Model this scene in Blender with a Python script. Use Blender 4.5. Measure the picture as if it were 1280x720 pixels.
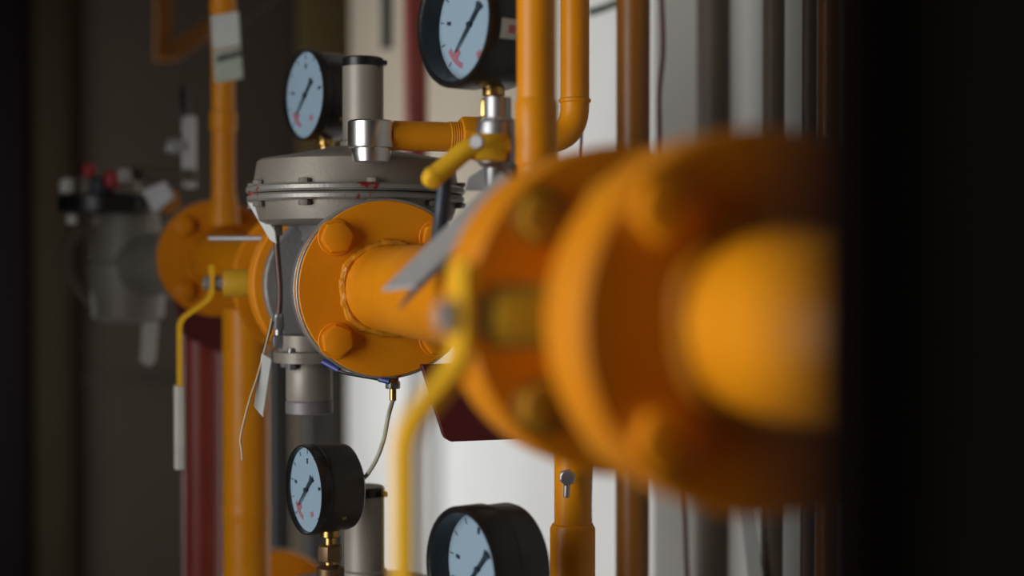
import bpy, bmesh, math, random
from mathutils import Vector, Matrix
random.seed(7)
for o in list(bpy.data.objects):
    bpy.data.objects.remove(o)
SC = bpy.context.scene
COL = SC.collection
V = Vector
PI = math.pi

# ------------------------------------------------------------------ camera
ZA = 1.30                       # height of the upper gas line's axis (x = 0)
ZL = -0.437                     # lower line hangs this far below
FPX = 1777.8
CAM = V((-0.279, 0.0, ZA + 0.0265))
YAW, PIT = math.radians(17.30), math.radians(-1.13)
FW = V((math.sin(YAW)*math.cos(PIT), math.cos(YAW)*math.cos(PIT), math.sin(PIT)))
RT = V((math.cos(YAW), -math.sin(YAW), 0))
UPV = RT.cross(FW)
cd = bpy.data.cameras.new('camera')
cd.lens = 50; cd.sensor_width = 36; cd.clip_start = 0.02; cd.clip_end = 60
cd.dof.use_dof = True; cd.dof.focus_distance = 1.31; cd.dof.aperture_fstop = 2.25
cam = bpy.data.objects.new('camera', cd); COL.objects.link(cam)
cam.location = CAM
cam.rotation_euler = FW.to_track_quat('-Z', 'Y').to_euler()
SC.camera = cam

def W(px, py, d):
    """world point seen at pixel px, py at depth d metres"""
    return CAM + d*(FW + (px-640)/FPX*RT + (360-py)/FPX*UPV)
def depth(p): return (p-CAM).dot(FW)

# ------------------------------------------------------------------ world, light, exposure
w = bpy.data.worlds.new('world'); SC.world = w; w.use_nodes = True
bg = w.node_tree.nodes['Background']
bg.inputs[0].default_value = (0.62, 0.74, 0.9, 1); bg.inputs[1].default_value = 0.35
SC.view_settings.view_transform = 'Standard'; SC.view_settings.look = 'None'
SC.view_settings.gamma = 1.0; SC.view_settings.use_curve_mapping = False
SC.view_settings.exposure = 0.0
WINX = -1.4
WY0, WY1, WZ0, WZ1 = 0.10, 1.20, 0.65, 2.05
ld = bpy.data.lights.new('daylight', 'AREA'); ld.shape = 'RECTANGLE'
ld.size = WZ1-WZ0; ld.size_y = WY1-WY0; ld.energy = 32; ld.color = (1.0, 0.985, 0.95)
lo = bpy.data.objects.new('daylight', ld); COL.objects.link(lo)
lo.location = (WINX-0.12, (WY0+WY1)/2, (WZ0+WZ1)/2)
lo.rotation_euler = (0, -PI/2, 0)      # shines towards +X

VY0, VY1, VZ0, VZ1 = 2.85, 4.05, 0.35, 1.75      # added unseen low window, there to brighten the right wall
ld2 = bpy.data.lights.new('wall_fill_light', 'AREA'); ld2.shape = 'RECTANGLE'
ld2.size = VZ1-VZ0; ld2.size_y = VY1-VY0; ld2.energy = 50; ld2.color = (0.98, 0.99, 1.0)
lo2 = bpy.data.objects.new('wall_fill_light', ld2); COL.objects.link(lo2)
lo2.location = (WINX-0.12, (VY0+VY1)/2, (VZ0+VZ1)/2); lo2.rotation_euler = (0, -PI/2, 0)

# ------------------------------------------------------------------ materials
MATS = {}
def mat(name, col, rough=0.5, metal=0.0, col2=None, nscale=20, spots=None, spot_scale=60, spot_lo=0.66,
        bump=0.0, bscale=120, spec=0.5, stretch=None, coat=0.0):
    m = bpy.data.materials.new(name); m.use_nodes = True
    nt = m.node_tree; N = nt.nodes; L = nt.links
    b = N['Principled BSDF']
    b.inputs['Roughness'].default_value = rough; b.inputs['Metallic'].default_value = metal
    b.inputs['Specular IOR Level'].default_value = spec
    b.inputs['Coat Weight'].default_value = coat
    b.inputs['Base Color'].default_value = (*col, 1)
    tc = N.new('ShaderNodeTexCoord'); src = tc.outputs['Object']
    if stretch:
        mp = N.new('ShaderNodeMapping'); mp.inputs['Scale'].default_value = stretch
        L.new(src, mp.inputs['Vector']); src = mp.outputs['Vector']
    out = None
    if col2:
        n = N.new('ShaderNodeTexNoise'); n.inputs['Scale'].default_value = nscale; n.inputs['Detail'].default_value = 5
        L.new(src, n.inputs['Vector'])
        r = N.new('ShaderNodeValToRGB'); r.color_ramp.elements[0].position = 0.3; r.color_ramp.elements[1].position = 0.72
        r.color_ramp.elements[0].color = (*col, 1); r.color_ramp.elements[1].color = (*col2, 1)
        L.new(n.outputs['Fac'], r.inputs['Fac']); out = r.outputs['Color']
    if spots:
        n2 = N.new('ShaderNodeTexNoise'); n2.inputs['Scale'].default_value = spot_scale; n2.inputs['Detail'].default_value = 6
        n2.inputs['Roughness'].default_value = 0.65
        L.new(src, n2.inputs['Vector'])
        r2 = N.new('ShaderNodeValToRGB'); r2.color_ramp.elements[0].position = spot_lo; r2.color_ramp.elements[1].position = spot_lo+0.04
        L.new(n2.outputs['Fac'], r2.inputs['Fac'])
        mx = N.new('ShaderNodeMix'); mx.data_type = 'RGBA'
        L.new(r2.outputs['Color'], mx.inputs['Factor'])
        if out: L.new(out, mx.inputs['A'])
        else: mx.inputs['A'].default_value = (*col, 1)
        mx.inputs['B'].default_value = (*spots, 1)
        out = mx.outputs['Result']
    if out: L.new(out, b.inputs['Base Color'])
    if bump:
        n3 = N.new('ShaderNodeTexNoise'); n3.inputs['Scale'].default_value = bscale; n3.inputs['Detail'].default_value = 3
        L.new(src, n3.inputs['Vector'])
        bp = N.new('ShaderNodeBump'); bp.inputs['Strength'].default_value = bump; bp.inputs['Distance'].default_value = 0.002
        L.new(n3.outputs['Fac'], bp.inputs['Height']); L.new(bp.outputs['Normal'], b.inputs['Normal'])
    MATS[name] = m
    return m
mat('yellow_paint', (0.62, 0.200, 0.003), 0.45, col2=(0.70, 0.245, 0.004), nscale=14, spots=(0.22, 0.07, 0.01), spot_scale=90, spot_lo=0.71, bump=0.2, bscale=70, spec=0.22)
mat('bolt_ochre', (0.34, 0.16, 0.008), 0.45, col2=(0.28, 0.12, 0.008), nscale=60, spec=0.25)
mat('yellow_pipe', (0.64, 0.222, 0.004), 0.36, col2=(0.70, 0.26, 0.005), nscale=16, spots=(0.24, 0.08, 0.012), spot_scale=70, spot_lo=0.70, bump=0.2, bscale=60, spec=0.3)
mat('weld_paint', (0.62, 0.24, 0.01), 0.2, col2=(0.50, 0.20, 0.015), nscale=60, bump=0.7, bscale=160)
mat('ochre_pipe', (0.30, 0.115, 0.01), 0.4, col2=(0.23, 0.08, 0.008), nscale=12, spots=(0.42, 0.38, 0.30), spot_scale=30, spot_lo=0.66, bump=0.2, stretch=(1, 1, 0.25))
mat('lever_yellow', (0.72, 0.40, 0.018), 0.55, spec=0.2, col2=(0.70, 0.38, 0.015), nscale=20)
mat('stem_yellow', (0.60, 0.34, 0.014), 0.45, col2=(0.54, 0.29, 0.012), nscale=25)
mat('cast_grey', (0.25, 0.222, 0.185), 0.5, 0.3, col2=(0.20, 0.178, 0.15), nscale=18, spots=(0.13, 0.075, 0.03), spot_scale=34, spot_lo=0.67, bump=0.10, bscale=300)
mat('rim_grey', (0.30, 0.285, 0.26), 0.4, 0.4, col2=(0.22, 0.21, 0.19), nscale=24, spots=(0.26, 0.022, 0.012), spot_scale=26, spot_lo=0.575, bump=0.2, bscale=200)
mat('body_grey', (0.24, 0.235, 0.235), 0.42, 0.4, col2=(0.19, 0.188, 0.19), nscale=20, bump=0.3, bscale=260)
mat('body_dark', (0.27, 0.245, 0.21), 0.5, 0.1, col2=(0.21, 0.19, 0.165), nscale=14, bump=0.3)
mat('tube_grey', (0.30, 0.27, 0.235), 0.5, 0.35, col2=(0.27, 0.243, 0.21), nscale=30)
mat('aluminium', (0.62, 0.61, 0.60), 0.3, 1.0, col2=(0.62, 0.61, 0.60), nscale=30)
mat('steel', (0.42, 0.42, 0.43), 0.4, 0.9, col2=(0.34, 0.34, 0.36), nscale=40)
mat('dull_zinc', (0.36, 0.36, 0.38), 0.5, 0.6, col2=(0.28, 0.27, 0.28), nscale=30)
mat('rusty_red', (0.24, 0.02, 0.012), 0.6, col2=(0.13, 0.012, 0.01), nscale=40)
mat('black_case', (0.010, 0.009, 0.009), 0.32, bump=0.1, bscale=300)
mat('brown_case', (0.030, 0.025, 0.022), 0.42)
mat('black_rubber', (0.008, 0.008, 0.010), 0.35)
mat('dial_sky_white', (0.36, 0.44, 0.51), 0.6)  # white dial, the sky's blue reflection put into its colour
mat('strip_grey', (0.40, 0.385, 0.38), 0.5, 0.15, col2=(0.33, 0.315, 0.31), nscale=30)
mat('cap_dark', (0.20, 0.185, 0.19), 0.5, 0.3)
mat('dial_ink', (0.015, 0.03, 0.05), 0.6)
mat('dial_red', (0.45, 0.15, 0.18), 0.6)
mat('brass', (0.62, 0.40, 0.13), 0.28, 0.95, col2=(0.45, 0.28, 0.09), nscale=50)
mat('dark_brass', (0.16, 0.10, 0.05), 0.4, 0.7)
mat('white_tag', (0.58, 0.60, 0.58), 0.55, col2=(0.50, 0.53, 0.51), nscale=40)
mat('green_tag', (0.40, 0.46, 0.39), 0.55, col2=(0.33, 0.37, 0.32), nscale=60)
mat('tag_ink', (0.05, 0.06, 0.06), 0.6)
mat('grip_white', (0.50, 0.49, 0.44), 0.5, col2=(0.40, 0.40, 0.37), nscale=60)
mat('red_paint', (0.27, 0.036, 0.024), 0.42, col2=(0.22, 0.028, 0.019), nscale=12)
mat('maroon_paint', (0.085, 0.006, 0.006), 0.45, col2=(0.07, 0.005, 0.005), nscale=20)
mat('copper_tube', (0.10, 0.055, 0.04), 0.4, 0.4)
mat('blue_wire', (0.015, 0.03, 0.20), 0.4)
mat('grey_wire', (0.42, 0.42, 0.34), 0.5)
mat('string', (0.50, 0.38, 0.24), 0.6)
mat('dark_red_wire', (0.10, 0.012, 0.012), 0.5)
mat('green_wire', (0.03, 0.06, 0.03), 0.5)
mat('cap_red', (0.35, 0.015, 0.02), 0.4)
mat('cap_white', (0.55, 0.56, 0.55), 0.45)
mat('hose_blue', (0.02, 0.03, 0.05), 0.45)
mat('wall_paint', (0.80, 0.79, 0.76), 0.75, col2=(0.76, 0.75, 0.72), nscale=3, bump=0.1, bscale=60)
mat('cream_dim_paint', (0.46, 0.395, 0.30), 0.75, col2=(0.43, 0.37, 0.28), nscale=3, bump=0.1, bscale=60)  # weaker light on the upper wall is put into this cream
mat('wall_dim_paint', (0.48, 0.47, 0.44), 0.75, col2=(0.42, 0.41, 0.385), nscale=3)  # white wall in dimmer light, the dimming put into the colour
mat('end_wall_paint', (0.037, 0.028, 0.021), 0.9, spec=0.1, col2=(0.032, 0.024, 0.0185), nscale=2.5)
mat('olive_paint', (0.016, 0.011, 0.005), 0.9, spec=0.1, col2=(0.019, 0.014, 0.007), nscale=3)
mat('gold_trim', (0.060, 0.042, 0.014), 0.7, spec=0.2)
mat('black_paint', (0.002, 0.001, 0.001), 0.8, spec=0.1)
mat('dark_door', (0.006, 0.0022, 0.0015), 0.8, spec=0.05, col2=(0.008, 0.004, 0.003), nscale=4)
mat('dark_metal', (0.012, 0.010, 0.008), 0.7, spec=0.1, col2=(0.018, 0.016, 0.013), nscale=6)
mat('conduit_brown', (0.10, 0.072, 0.05), 0.55, col2=(0.08, 0.058, 0.04), nscale=8)
mat('tan_post', (0.16, 0.125, 0.085), 0.6)
mat('post_grey', (0.045, 0.042, 0.040), 0.6)
mat('floor_concrete', (0.20, 0.19, 0.175), 0.8, col2=(0.16, 0.15, 0.14), nscale=4)
mat('ceiling_paint', (0.22, 0.20, 0.18), 0.85, col2=(0.20, 0.18, 0.165), nscale=3)
mat('window_white', (0.7, 0.7, 0.68), 0.5)
def glass():
    m = bpy.data.materials.new('gauge_glass'); m.use_nodes = True
    nt = m.node_tree; N = nt.nodes; L = nt.links
    N.remove(N['Principled BSDF'])
    t = N.new('ShaderNodeBsdfTransparent'); t.inputs[0].default_value = (0.93, 0.96, 0.98, 1)
    g = N.new('ShaderNodeBsdfGlossy'); g.inputs['Roughness'].default_value = 0.05
    f = N.new('ShaderNodeValue'); f.outputs[0].default_value = 0.02
    mx = N.new('ShaderNodeMixShader')
    L.new(f.outputs[0], mx.inputs[0]); L.new(t.outputs[0], mx.inputs[1]); L.new(g.outputs[0], mx.inputs[2])
    L.new(mx.outputs[0], N['Material Output'].inputs['Surface'])
    MATS['gauge_glass'] = m
glass()

# ------------------------------------------------------------------ mesh helpers
def frame(axis):
    a = V(axis).normalized()
    q = V((0, 0, 1)).rotation_difference(a)
    if (a - V((0, 0, -1))).length < 1e-6: return Matrix.Rotation(PI, 4, 'X')
    return q.to_matrix().to_4x4()
def lathe(prof, at=(0, 0, 0), axis=(0, 0, 1), seg=48, bm=None):
    """prof: list of (r, h) from bottom to top, revolved about axis through at"""
    bm = bm or bmesh.new(); M = Matrix.Translation(V(at)) @ frame(axis)
    rings = []
    for r, h in prof:
        if r < 1e-6: rings.append([bm.verts.new(M @ V((0, 0, h)))])
        else: rings.append([bm.verts.new(M @ V((r*math.cos(2*PI*k/seg), r*math.sin(2*PI*k/seg), h))) for k in range(seg)])
    for a, b in zip(rings, rings[1:]):
        for k in range(seg):
            k2 = (k+1) % seg
            if len(a) == 1 and len(b) == 1: continue
            if len(a) == 1: bm.faces.new((a[0], b[k2], b[k]))
            elif len(b) == 1: bm.faces.new((a[k], a[k2], b[0]))
            else: bm.faces.new((a[k], a[k2], b[k2], b[k]))
    if len(rings[0]) > 1: bm.faces.new(list(reversed(rings[0])))
    if len(rings[-1]) > 1: bm.faces.new(rings[-1])
    return bm
def disc(r, h0, h1, at=(0, 0, 0), axis=(0, 0, 1), bev=0.0015, seg=48, bm=None):
    b = min(bev, (h1-h0)*0.45, r*0.45)
    return lathe([(r-b, h0), (r, h0+b), (r, h1-b), (r-b, h1)], at, axis, seg, bm)
def cyl(p0, p1, r, bev=0.001, seg=32, bm=None):
    d = V(p1)-V(p0)
    return disc(r, 0, d.length, p0, d, bev, seg, bm)
def hexn(r, h0, h1, at, axis, bm=None, rot=0.0, bev=0.12, soft=0.25):
    M = Matrix.Translation(V(at)) @ frame(axis) @ Matrix.Rotation(rot, 4, 'Z')
    bm = bm or bmesh.new(); rings = []; n = 24
    b = (h1-h0)*bev
    for rr, h, sf in ((r*0.97, h0, soft), (r, h0+b, soft), (r, h1-2.2*b, soft), (r*0.96, h1-0.8*b, soft+0.3), (r*0.80, h1, 1.0)):
        row = []
        for k in range(n):
            a = 2*PI*k/n; hx = math.cos(PI/6)/math.cos((a % (PI/3))-PI/6)
            q = rr*(hx*(1-sf)+0.95*sf)
            row.append(bm.verts.new(M @ V((q*math.cos(a), q*math.sin(a), h))))
        rings.append(row)
    for a, c in zip(rings, rings[1:]):
        for k in range(n): bm.faces.new((a[k], a[(k+1) % n], c[(k+1) % n], c[k]))
    bm.faces.new(list(reversed(rings[0]))); bm.faces.new(rings[-1])
    return bm
def box(c, s, bev=0.002, bm=None, M=None):
    t = bmesh.new(); bmesh.ops.create_cube(t, size=1)
    for v in t.verts: v.co = V((v.co.x*s[0], v.co.y*s[1], v.co.z*s[2]))
    if bev: bmesh.ops.bevel(t, geom=t.edges[:], offset=min(bev, min(s)*0.45), segments=2, affect='EDGES', profile=0.5)
    MM = Matrix.Translation(V(c)) @ (M or Matrix())
    t.transform(MM)
    if bm is None: return t
    me = bpy.data.meshes.new('tmp'); t.to_mesh(me); t.free(); bm.from_mesh(me); bpy.data.meshes.remove(me)
    return bm
def smooth_path(pts, n=6, rad=None):
    """polyline with corners rounded by radius rad"""
    pts = [V(p) for p in pts]; out = [pts[0]]
    for a, b, c in zip(pts, pts[1:], pts[2:]):
        r = min(rad, (a-b).length*0.49, (c-b).length*0.49)
        p0 = b+(a-b).normalized()*r; p1 = b+(c-b).normalized()*r
        for k in range(n+1):
            t = k/n; out.append(p0*(1-t)**2 + b*2*t*(1-t) + p1*t*t)
    out.append(pts[-1]); return out
def spline(pts, n=8):
    pts = [V(p) for p in pts]; P = [pts[0]*2-pts[1]]+pts+[pts[-1]*2-pts[-2]]; out = []
    for i in range(1, len(P)-2):
        for k in range(n):
            t = k/n; a, b, c, d = P[i-1], P[i], P[i+1], P[i+2]
            out.append(0.5*((2*b)+(c-a)*t+(2*a-5*b+4*c-d)*t*t+(3*b-a-3*c+d)*t**3))
    out.append(pts[-1]); return out
def sweep(path, shape, side=None, bm=None, closed_caps=True):
    """sweep a 2-d outline (list of (u, v)) along a path; side = fixed u direction or None for parallel transport"""
    bm = bm or bmesh.new(); rings = []; prevu = None
    for i, p in enumerate(path):
        if i == 0: t = path[1]-path[0]
        elif i == len(path)-1: t = path[-1]-path[-2]
        else: t = (path[i+1]-p).normalized()+(p-path[i-1]).normalized()
        t = t.normalized()
        if side is not None: u = V(side)
        elif prevu is None: u = V((0, 0, 1)) if abs(t.z) < 0.9 else V((1, 0, 0))
        else: u = prevu
        u = (u - t*u.dot(t)).normalized(); prevu = u; v = t.cross(u)
        k = 1.0
        if 0 < i < len(path)-1:
            co = max(0.3, t.dot((p-path[i-1]).normalized())); k = 1/co
        rings.append([bm.verts.new(p+u*a+v*b) for a, b in shape])
    n = len(shape)
    for a, b in zip(rings, rings[1:]):
        for k in range(n): bm.faces.new((a[k], a[(k+1) % n], b[(k+1) % n], b[k]))
    bm.faces.new(list(reversed(rings[0]))); bm.faces.new(rings[-1])
    return bm
def circ(r, n=20): return [(r*math.cos(2*PI*k/n), r*math.sin(2*PI*k/n)) for k in range(n)]
def tube(pts, r, n=20, bm=None): return sweep([V(p) for p in pts], circ(r, n), None, bm)
def plate(pts, thick, bm=None, bev=0.0008):
    """flat plate from a 3-d polygon, thickened along its normal"""
    t = bmesh.new(); vs = [t.verts.new(V(p)) for p in pts]; f = t.faces.new(vs); f.normal_update(); n = f.normal.copy()
    r = bmesh.ops.extrude_face_region(t, geom=[f])
    for v in r['geom']:
        if isinstance(v, bmesh.types.BMVert): v.co += n*thick
    bmesh.ops.recalc_face_normals(t, faces=t.faces)
    if bev: bmesh.ops.bevel(t, geom=t.edges[:], offset=bev, segments=1, affect='EDGES')
    if bm is None: return t
    me = bpy.data.meshes.new('tmp'); t.to_mesh(me); t.free(); bm.from_mesh(me); bpy.data.meshes.remove(me)
    return bm

ROOTM = {}
def obj(name, bm, m, parent=None, label=None):
    """one mesh object; world-space bmesh is brought into the thing's own frame"""
    bmesh.ops.recalc_face_normals(bm, faces=bm.faces)
    if parent is not None:
        top = parent
        while top.parent: top = top.parent
        bm.transform(ROOTM[top.name].inverted())
    for f in bm.faces: f.smooth = True
    for e in bm.edges:
        if len(e.link_faces) == 2 and e.calc_face_angle(0) > math.radians(32): e.smooth = False
    me = bpy.data.meshes.new(name); bm.to_mesh(me); bm.free()
    me.materials.append(MATS[m])
    o = bpy.data.objects.new(name, me); COL.objects.link(o)
    if parent is not None: o.parent = parent
    else: ROOTM[o.name] = Matrix()
    if label: o['label'] = label
    return o
def thing(name, label, cat, loc, group=None, rotz=0.0):
    o = bpy.data.objects.new(name, None); COL.objects.link(o)
    o.empty_display_size = 0.03
    o.location = loc; o.rotation_euler = (0, 0, rotz)
    o['label'] = label; o['category'] = cat
    if group: o['group'] = group
    ROOTM[o.name] = Matrix.Translation(V(loc)) @ Matrix.Rotation(rotz, 4, 'Z')
    return o
def tag(o, label, cat, group=None):
    o['label'] = label; o['category'] = cat
    if group: o['group'] = group
    return o
def recentre(o, loc):
    o.data.transform(Matrix.Translation(-V(loc))); o.location = loc; return o
def struct(name, bm, m, parent=None):
    o = obj(name, bm, m, parent); o['kind'] = 'structure'; return o
def copy_tree(o, parent=None):
    c = o.copy(); COL.objects.link(c); c.parent = parent
    for ch in list(o.children):
        copy_tree(ch, c)
    return c

# ------------------------------------------------------------------ the room
XW, YE, YB, XL = 0.55, 4.4, -1.2, WINX
HC = 2.9
struct('floor', box(((XL+1.2)/2, (YE+YB)/2, -0.05), (1.2-XL+0.4, YE-YB+0.4, 0.1), 0), 'floor_concrete')
struct('ceiling', box(((XL+1.2)/2, (YE+YB)/2, HC+0.05), (1.2-XL+0.4, YE-YB+0.4, 0.1), 0), 'ceiling_paint')
# right wall: panel behind the gas lines, one wall, its dimmer upper part put into a cream colour; it stops short
pe = W(818, 360, 1.0); k = (XW-CAM.x)/(pe-CAM).x; YP = (CAM+(pe-CAM)*k).y
WALL_SPLIT = ZA-0.02
struct('wall_right', box((XW+0.06, (YE+YP)/2, WALL_SPLIT/2), (0.12, YE-YP, WALL_SPLIT), 0.002), 'wall_paint')
pe = W(700, 360, 1.0); YQ = (CAM+(pe-CAM)*((XW-CAM.x)/(pe-CAM).x)).y
struct('wall_right_upper', box((XW+0.061, (YE+YQ)/2, (HC+WALL_SPLIT)/2), (0.118, YE-YQ, HC-WALL_SPLIT), 0.0), 'cream_dim_paint')
struct('wall_right_pier', box((XW+0.06, (YQ+YP)/2, (HC+WALL_SPLIT)/2), (0.12, YQ-YP, HC-WALL_SPLIT), 0.0), 'wall_paint')
struct('wall_right_recess', box((XW+0.15, (YB+YP)/2, HC/2), (0.1, YP-YB, HC), 0.0), 'wall_dim_paint')
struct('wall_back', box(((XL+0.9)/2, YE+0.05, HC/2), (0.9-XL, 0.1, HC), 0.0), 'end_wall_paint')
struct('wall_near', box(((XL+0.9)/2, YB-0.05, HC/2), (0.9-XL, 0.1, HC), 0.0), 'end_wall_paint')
def end(px, py=360):
    p = W(px, py, 1.0); k = (YE-CAM.y)/(p-CAM).y; return CAM+(p-CAM)*k
# trims and dark uprights on the end wall
zr = end(200, 472).z
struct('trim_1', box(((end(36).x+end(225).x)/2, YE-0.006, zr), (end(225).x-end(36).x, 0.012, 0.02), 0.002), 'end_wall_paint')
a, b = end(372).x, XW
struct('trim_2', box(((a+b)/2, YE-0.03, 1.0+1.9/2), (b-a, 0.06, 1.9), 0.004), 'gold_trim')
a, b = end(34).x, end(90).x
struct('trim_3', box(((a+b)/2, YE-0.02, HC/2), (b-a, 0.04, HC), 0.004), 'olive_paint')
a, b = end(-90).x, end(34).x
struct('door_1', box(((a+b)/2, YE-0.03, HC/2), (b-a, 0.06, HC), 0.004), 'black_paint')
# left wall with the daylight window, out of frame
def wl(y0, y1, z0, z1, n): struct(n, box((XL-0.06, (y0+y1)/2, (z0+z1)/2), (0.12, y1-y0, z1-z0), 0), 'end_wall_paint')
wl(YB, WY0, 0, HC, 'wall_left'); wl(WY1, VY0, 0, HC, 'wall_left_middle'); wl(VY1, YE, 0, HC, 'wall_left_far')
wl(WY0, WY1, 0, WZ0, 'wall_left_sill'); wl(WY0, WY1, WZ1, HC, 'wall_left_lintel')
wl(VY0, VY1, 0, VZ0, 'wall_left_low_sill'); wl(VY0, VY1, VZ1, HC, 'wall_left_low_lintel')  # wall around the added low opening
def window(name, y0, y1, z0, z1):
    wn = thing(name, '', '', (XL, (y0+y1)/2, z0)); del wn['label']; del wn['category']; wn['kind'] = 'structure'
    for y in (y0+0.025, (y0+y1)/2, y1-0.025): obj('window_frame', box((XL-0.04, y, (z0+z1)/2), (0.05, 0.05, z1-z0), 0.003), 'window_white', wn)
    for z in (z0+0.025, z1-0.025): obj('window_rail', box((XL-0.04, (y0+y1)/2, z), (0.05, y1-y0-0.1, 0.05), 0.003), 'window_white', wn)
window('window_1', WY0, WY1, WZ0, WZ1); window('fill_window', VY0, VY1, VZ0, VZ1)  # the second one is added, out of frame, to light the right wall

struct('shade_slab_near', box(((XL-0.92)/2, 1.33, HC/2), (-0.92-XL, 0.06, HC), 0.002), 'end_wall_paint')  # unseen slab added to shade the far valve group
struct('shade_slab_far', box(((XL-0.44)/2, 2.45, HC/2), (-0.44-XL, 0.06, HC), 0.002), 'end_wall_paint')  # unseen slab added to keep the far light off the pipes

# dark door leaf edge close to the camera on the right
t = thing('steel_door', 'dark brown steel door standing open, out of focus at the right edge', 'door', (0.1, 0.26, 0))
e0 = W(1008, 360, 0.225); e1 = W(1100, 360, 0.235)
hd = V((0.86, -0.51, 0)).normalized()
def upright(p, q, th, z0, z1, bev=0.004):
    d = q-p; ang = math.atan2(d.y, d.x)
    return box(((p.x+q.x)/2, (p.y+q.y)/2, (z0+z1)/2), (d.to_2d().length, th, z1-z0), bev, None, Matrix.Rotation(ang, 4, 'Z'))
obj('door_edge', upright(e0, e1, 0.012, 0.02, 2.1), 'dark_door', t)
q = e1+V((0.5, -0.10, 0))
obj('door_panel', upright(e1, q, 0.02, 0.02, 2.1), 'dark_metal', t)

# ------------------------------------------------------------------ background uprights
def vpipe(px, d, wpx, y0, y1, name, m, label, cat, group=None, seg=28):
    """vertical pipe at pixel column px, depth d, width in pixels, from image row y0 (top) to y1 (bottom)"""
    p = W(px, 360, d); r = wpx/2*d/FPX
    zt, zb = W(px, y0, d).z, W(px, y1, d).z
    o = obj(name, cyl((p.x, p.y, zb), (p.x, p.y, zt), r, 0.001, seg), m)
    recentre(o, (p.x, p.y, zb)); tag(o, label, cat, group); return o
def fpipe(px, d, wpx, name, m, label, cat, group=None):
    p = W(px, 360, d); r = wpx/2*d/FPX
    o = obj(name, cyl((p.x, p.y, 0), (p.x, p.y, HC), r, 0, 28), m); recentre(o, (p.x, p.y, 0)); tag(o, label, cat, group); return o
fpipe(891, 1.90, 42, 'conduit_pipe', 'conduit_brown', 'wide brown conduit, left of the three blurred conduits on the right wall', 'pipe', 'brown conduits on the right wall')
fpipe(967, 1.72, 28, 'conduit_pipe', 'conduit_brown', 'narrow brown conduit, middle of the three blurred conduits on the right wall', 'pipe', 'brown conduits on the right wall')
fpipe(1012, 1.60, 18, 'conduit_pipe', 'conduit_brown', 'thinnest brown conduit, right of the three blurred conduits on the right wall', 'pipe', 'brown conduits on the right wall')
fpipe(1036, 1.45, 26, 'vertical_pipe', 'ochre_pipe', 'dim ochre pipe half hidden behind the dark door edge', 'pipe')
vpipe(520, 2.7, 30, -700, 330, 'red_riser', 'red_paint', 'red fire pipe running up the cream wall behind the large gauge', 'pipe')
o = vpipe(484, 3.1, 15, -60, 62, 'cable_drop', 'post_grey', 'short dark cable drop hanging left of the red riser', 'cable')
# yellow uprights beside the wall
def riser(px, d, wpx, name, label, m='yellow_pipe', y0=None, y1=None, collars=(), group=None):
    p = W(px, 360, d); r = wpx/2*d/FPX
    zb = 0.0 if y1 is None else W(px, y1, d).z
    zt = HC if y0 is None else W(px, y0, d).z
    t = thing(name, label, 'pipe', (p.x, p.y, zb), group)
    obj('pipe_run', cyl((p.x, p.y, zb), (p.x, p.y, zt), r, 0.001, 32), m, t)
    for cy, rr, h in collars:
        z = W(px, cy, d).z
        obj('coupling', lathe([(r, z-h), (r*rr, z-h+0.003), (r*rr, z+h-0.003), (r, z+h)], (p.x, p.y, 0), seg=32), m, t)
    return t
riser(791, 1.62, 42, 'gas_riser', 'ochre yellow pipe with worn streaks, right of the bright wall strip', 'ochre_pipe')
nr = riser(670, 1.10, 48, 'gas_riser', 'yellow riser in front of the large gauge, above the near valve', y1=352, y0=-400, collars=((166, 1.10, 0.026),))

_p = W(670, 352, 1.10); obj('branch', cyl((_p.x+0.014, _p.y, _p.z), (0.03, _p.y, ZA), 0.0148, 0.001, 28), 'yellow_pipe', nr)
# lower riser (below the near flanges)
t = riser(716, 1.28, 46, 'gas_riser', 'yellow riser with a stepped sleeve below the near flanges', y0=560, y1=None)
p = W(716, 360, 1.28); zc = W(716, 656, 1.28).z
obj('sleeve', lathe([(0.0, zc-0.30), (0.0205, zc-0.298), (0.0205, zc-0.004), (0.0185, zc), (0.0165, zc+0.001), (0.0, zc+0.0011)], (p.x, p.y, 0), seg=32), 'yellow_pipe', t)
zb = W(716, 597, 1.24)
obj('bolt', hexn(0.0075, 0, 0.008, W(709, 596, 1.255), -FW), 'steel', t)
obj('bolt_shank', cyl(W(709, 598, 1.252), W(708, 622, 1.252), 0.0028), 'steel', t)

def wire(name, pix, r, m, label, cat='cable', n=8):
    pts = spline([W(*q) for q in pix], n)
    o = obj(name, tube(pts, r, 8), m); recentre(o, pts[-1]); return tag(o, label, cat)
wire('thin_cable', [(740, 560, 1.45), (738, 640, 1.45), (741, 690, 1.45), (738, 760, 1.45)], 0.0016, 'black_rubber', 'thin dark wire hanging beside the sleeved lower riser')
wire('thin_cable', [(724, 120, 1.50), (727, 160, 1.5), (726, 200, 1.5), (728, 260, 1.5), (730, 520, 1.5), (733, 800, 1.5), (735, 1900, 1.5)], 0.0016, 'dark_red_wire', 'thin dark red wire below the yellow elbow')
wire('thin_cable', [(826, -30, 1.75), (829, 60, 1.75), (824, 130, 1.75), (828, 260, 1.75)], 0.0030, 'dark_red_wire', 'thin red wire beside the white wall edge above the near flange')
wire('thin_cable', [(853, 560, 1.8), (856, 640, 1.8), (858, 700, 1.8), (862, 780, 1.8)], 0.0030, 'dark_red_wire', 'thin red wire hanging below the near flange')
wire('thin_cable', [(735, 16, 2.2), (760, 8, 2.2), (800, -10, 2.2)], 0.006, 'green_wire', 'dark green cable crossing the bright wall strip at the top')
wire('thin_cable', [(222, 82, 2.6), (270, 50, 2.6), (312, 22, 2.6), (360, -12, 2.6)], 0.0028, 'post_grey', 'thin grey cable sloping up behind the tagged yellow pipe')
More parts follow.
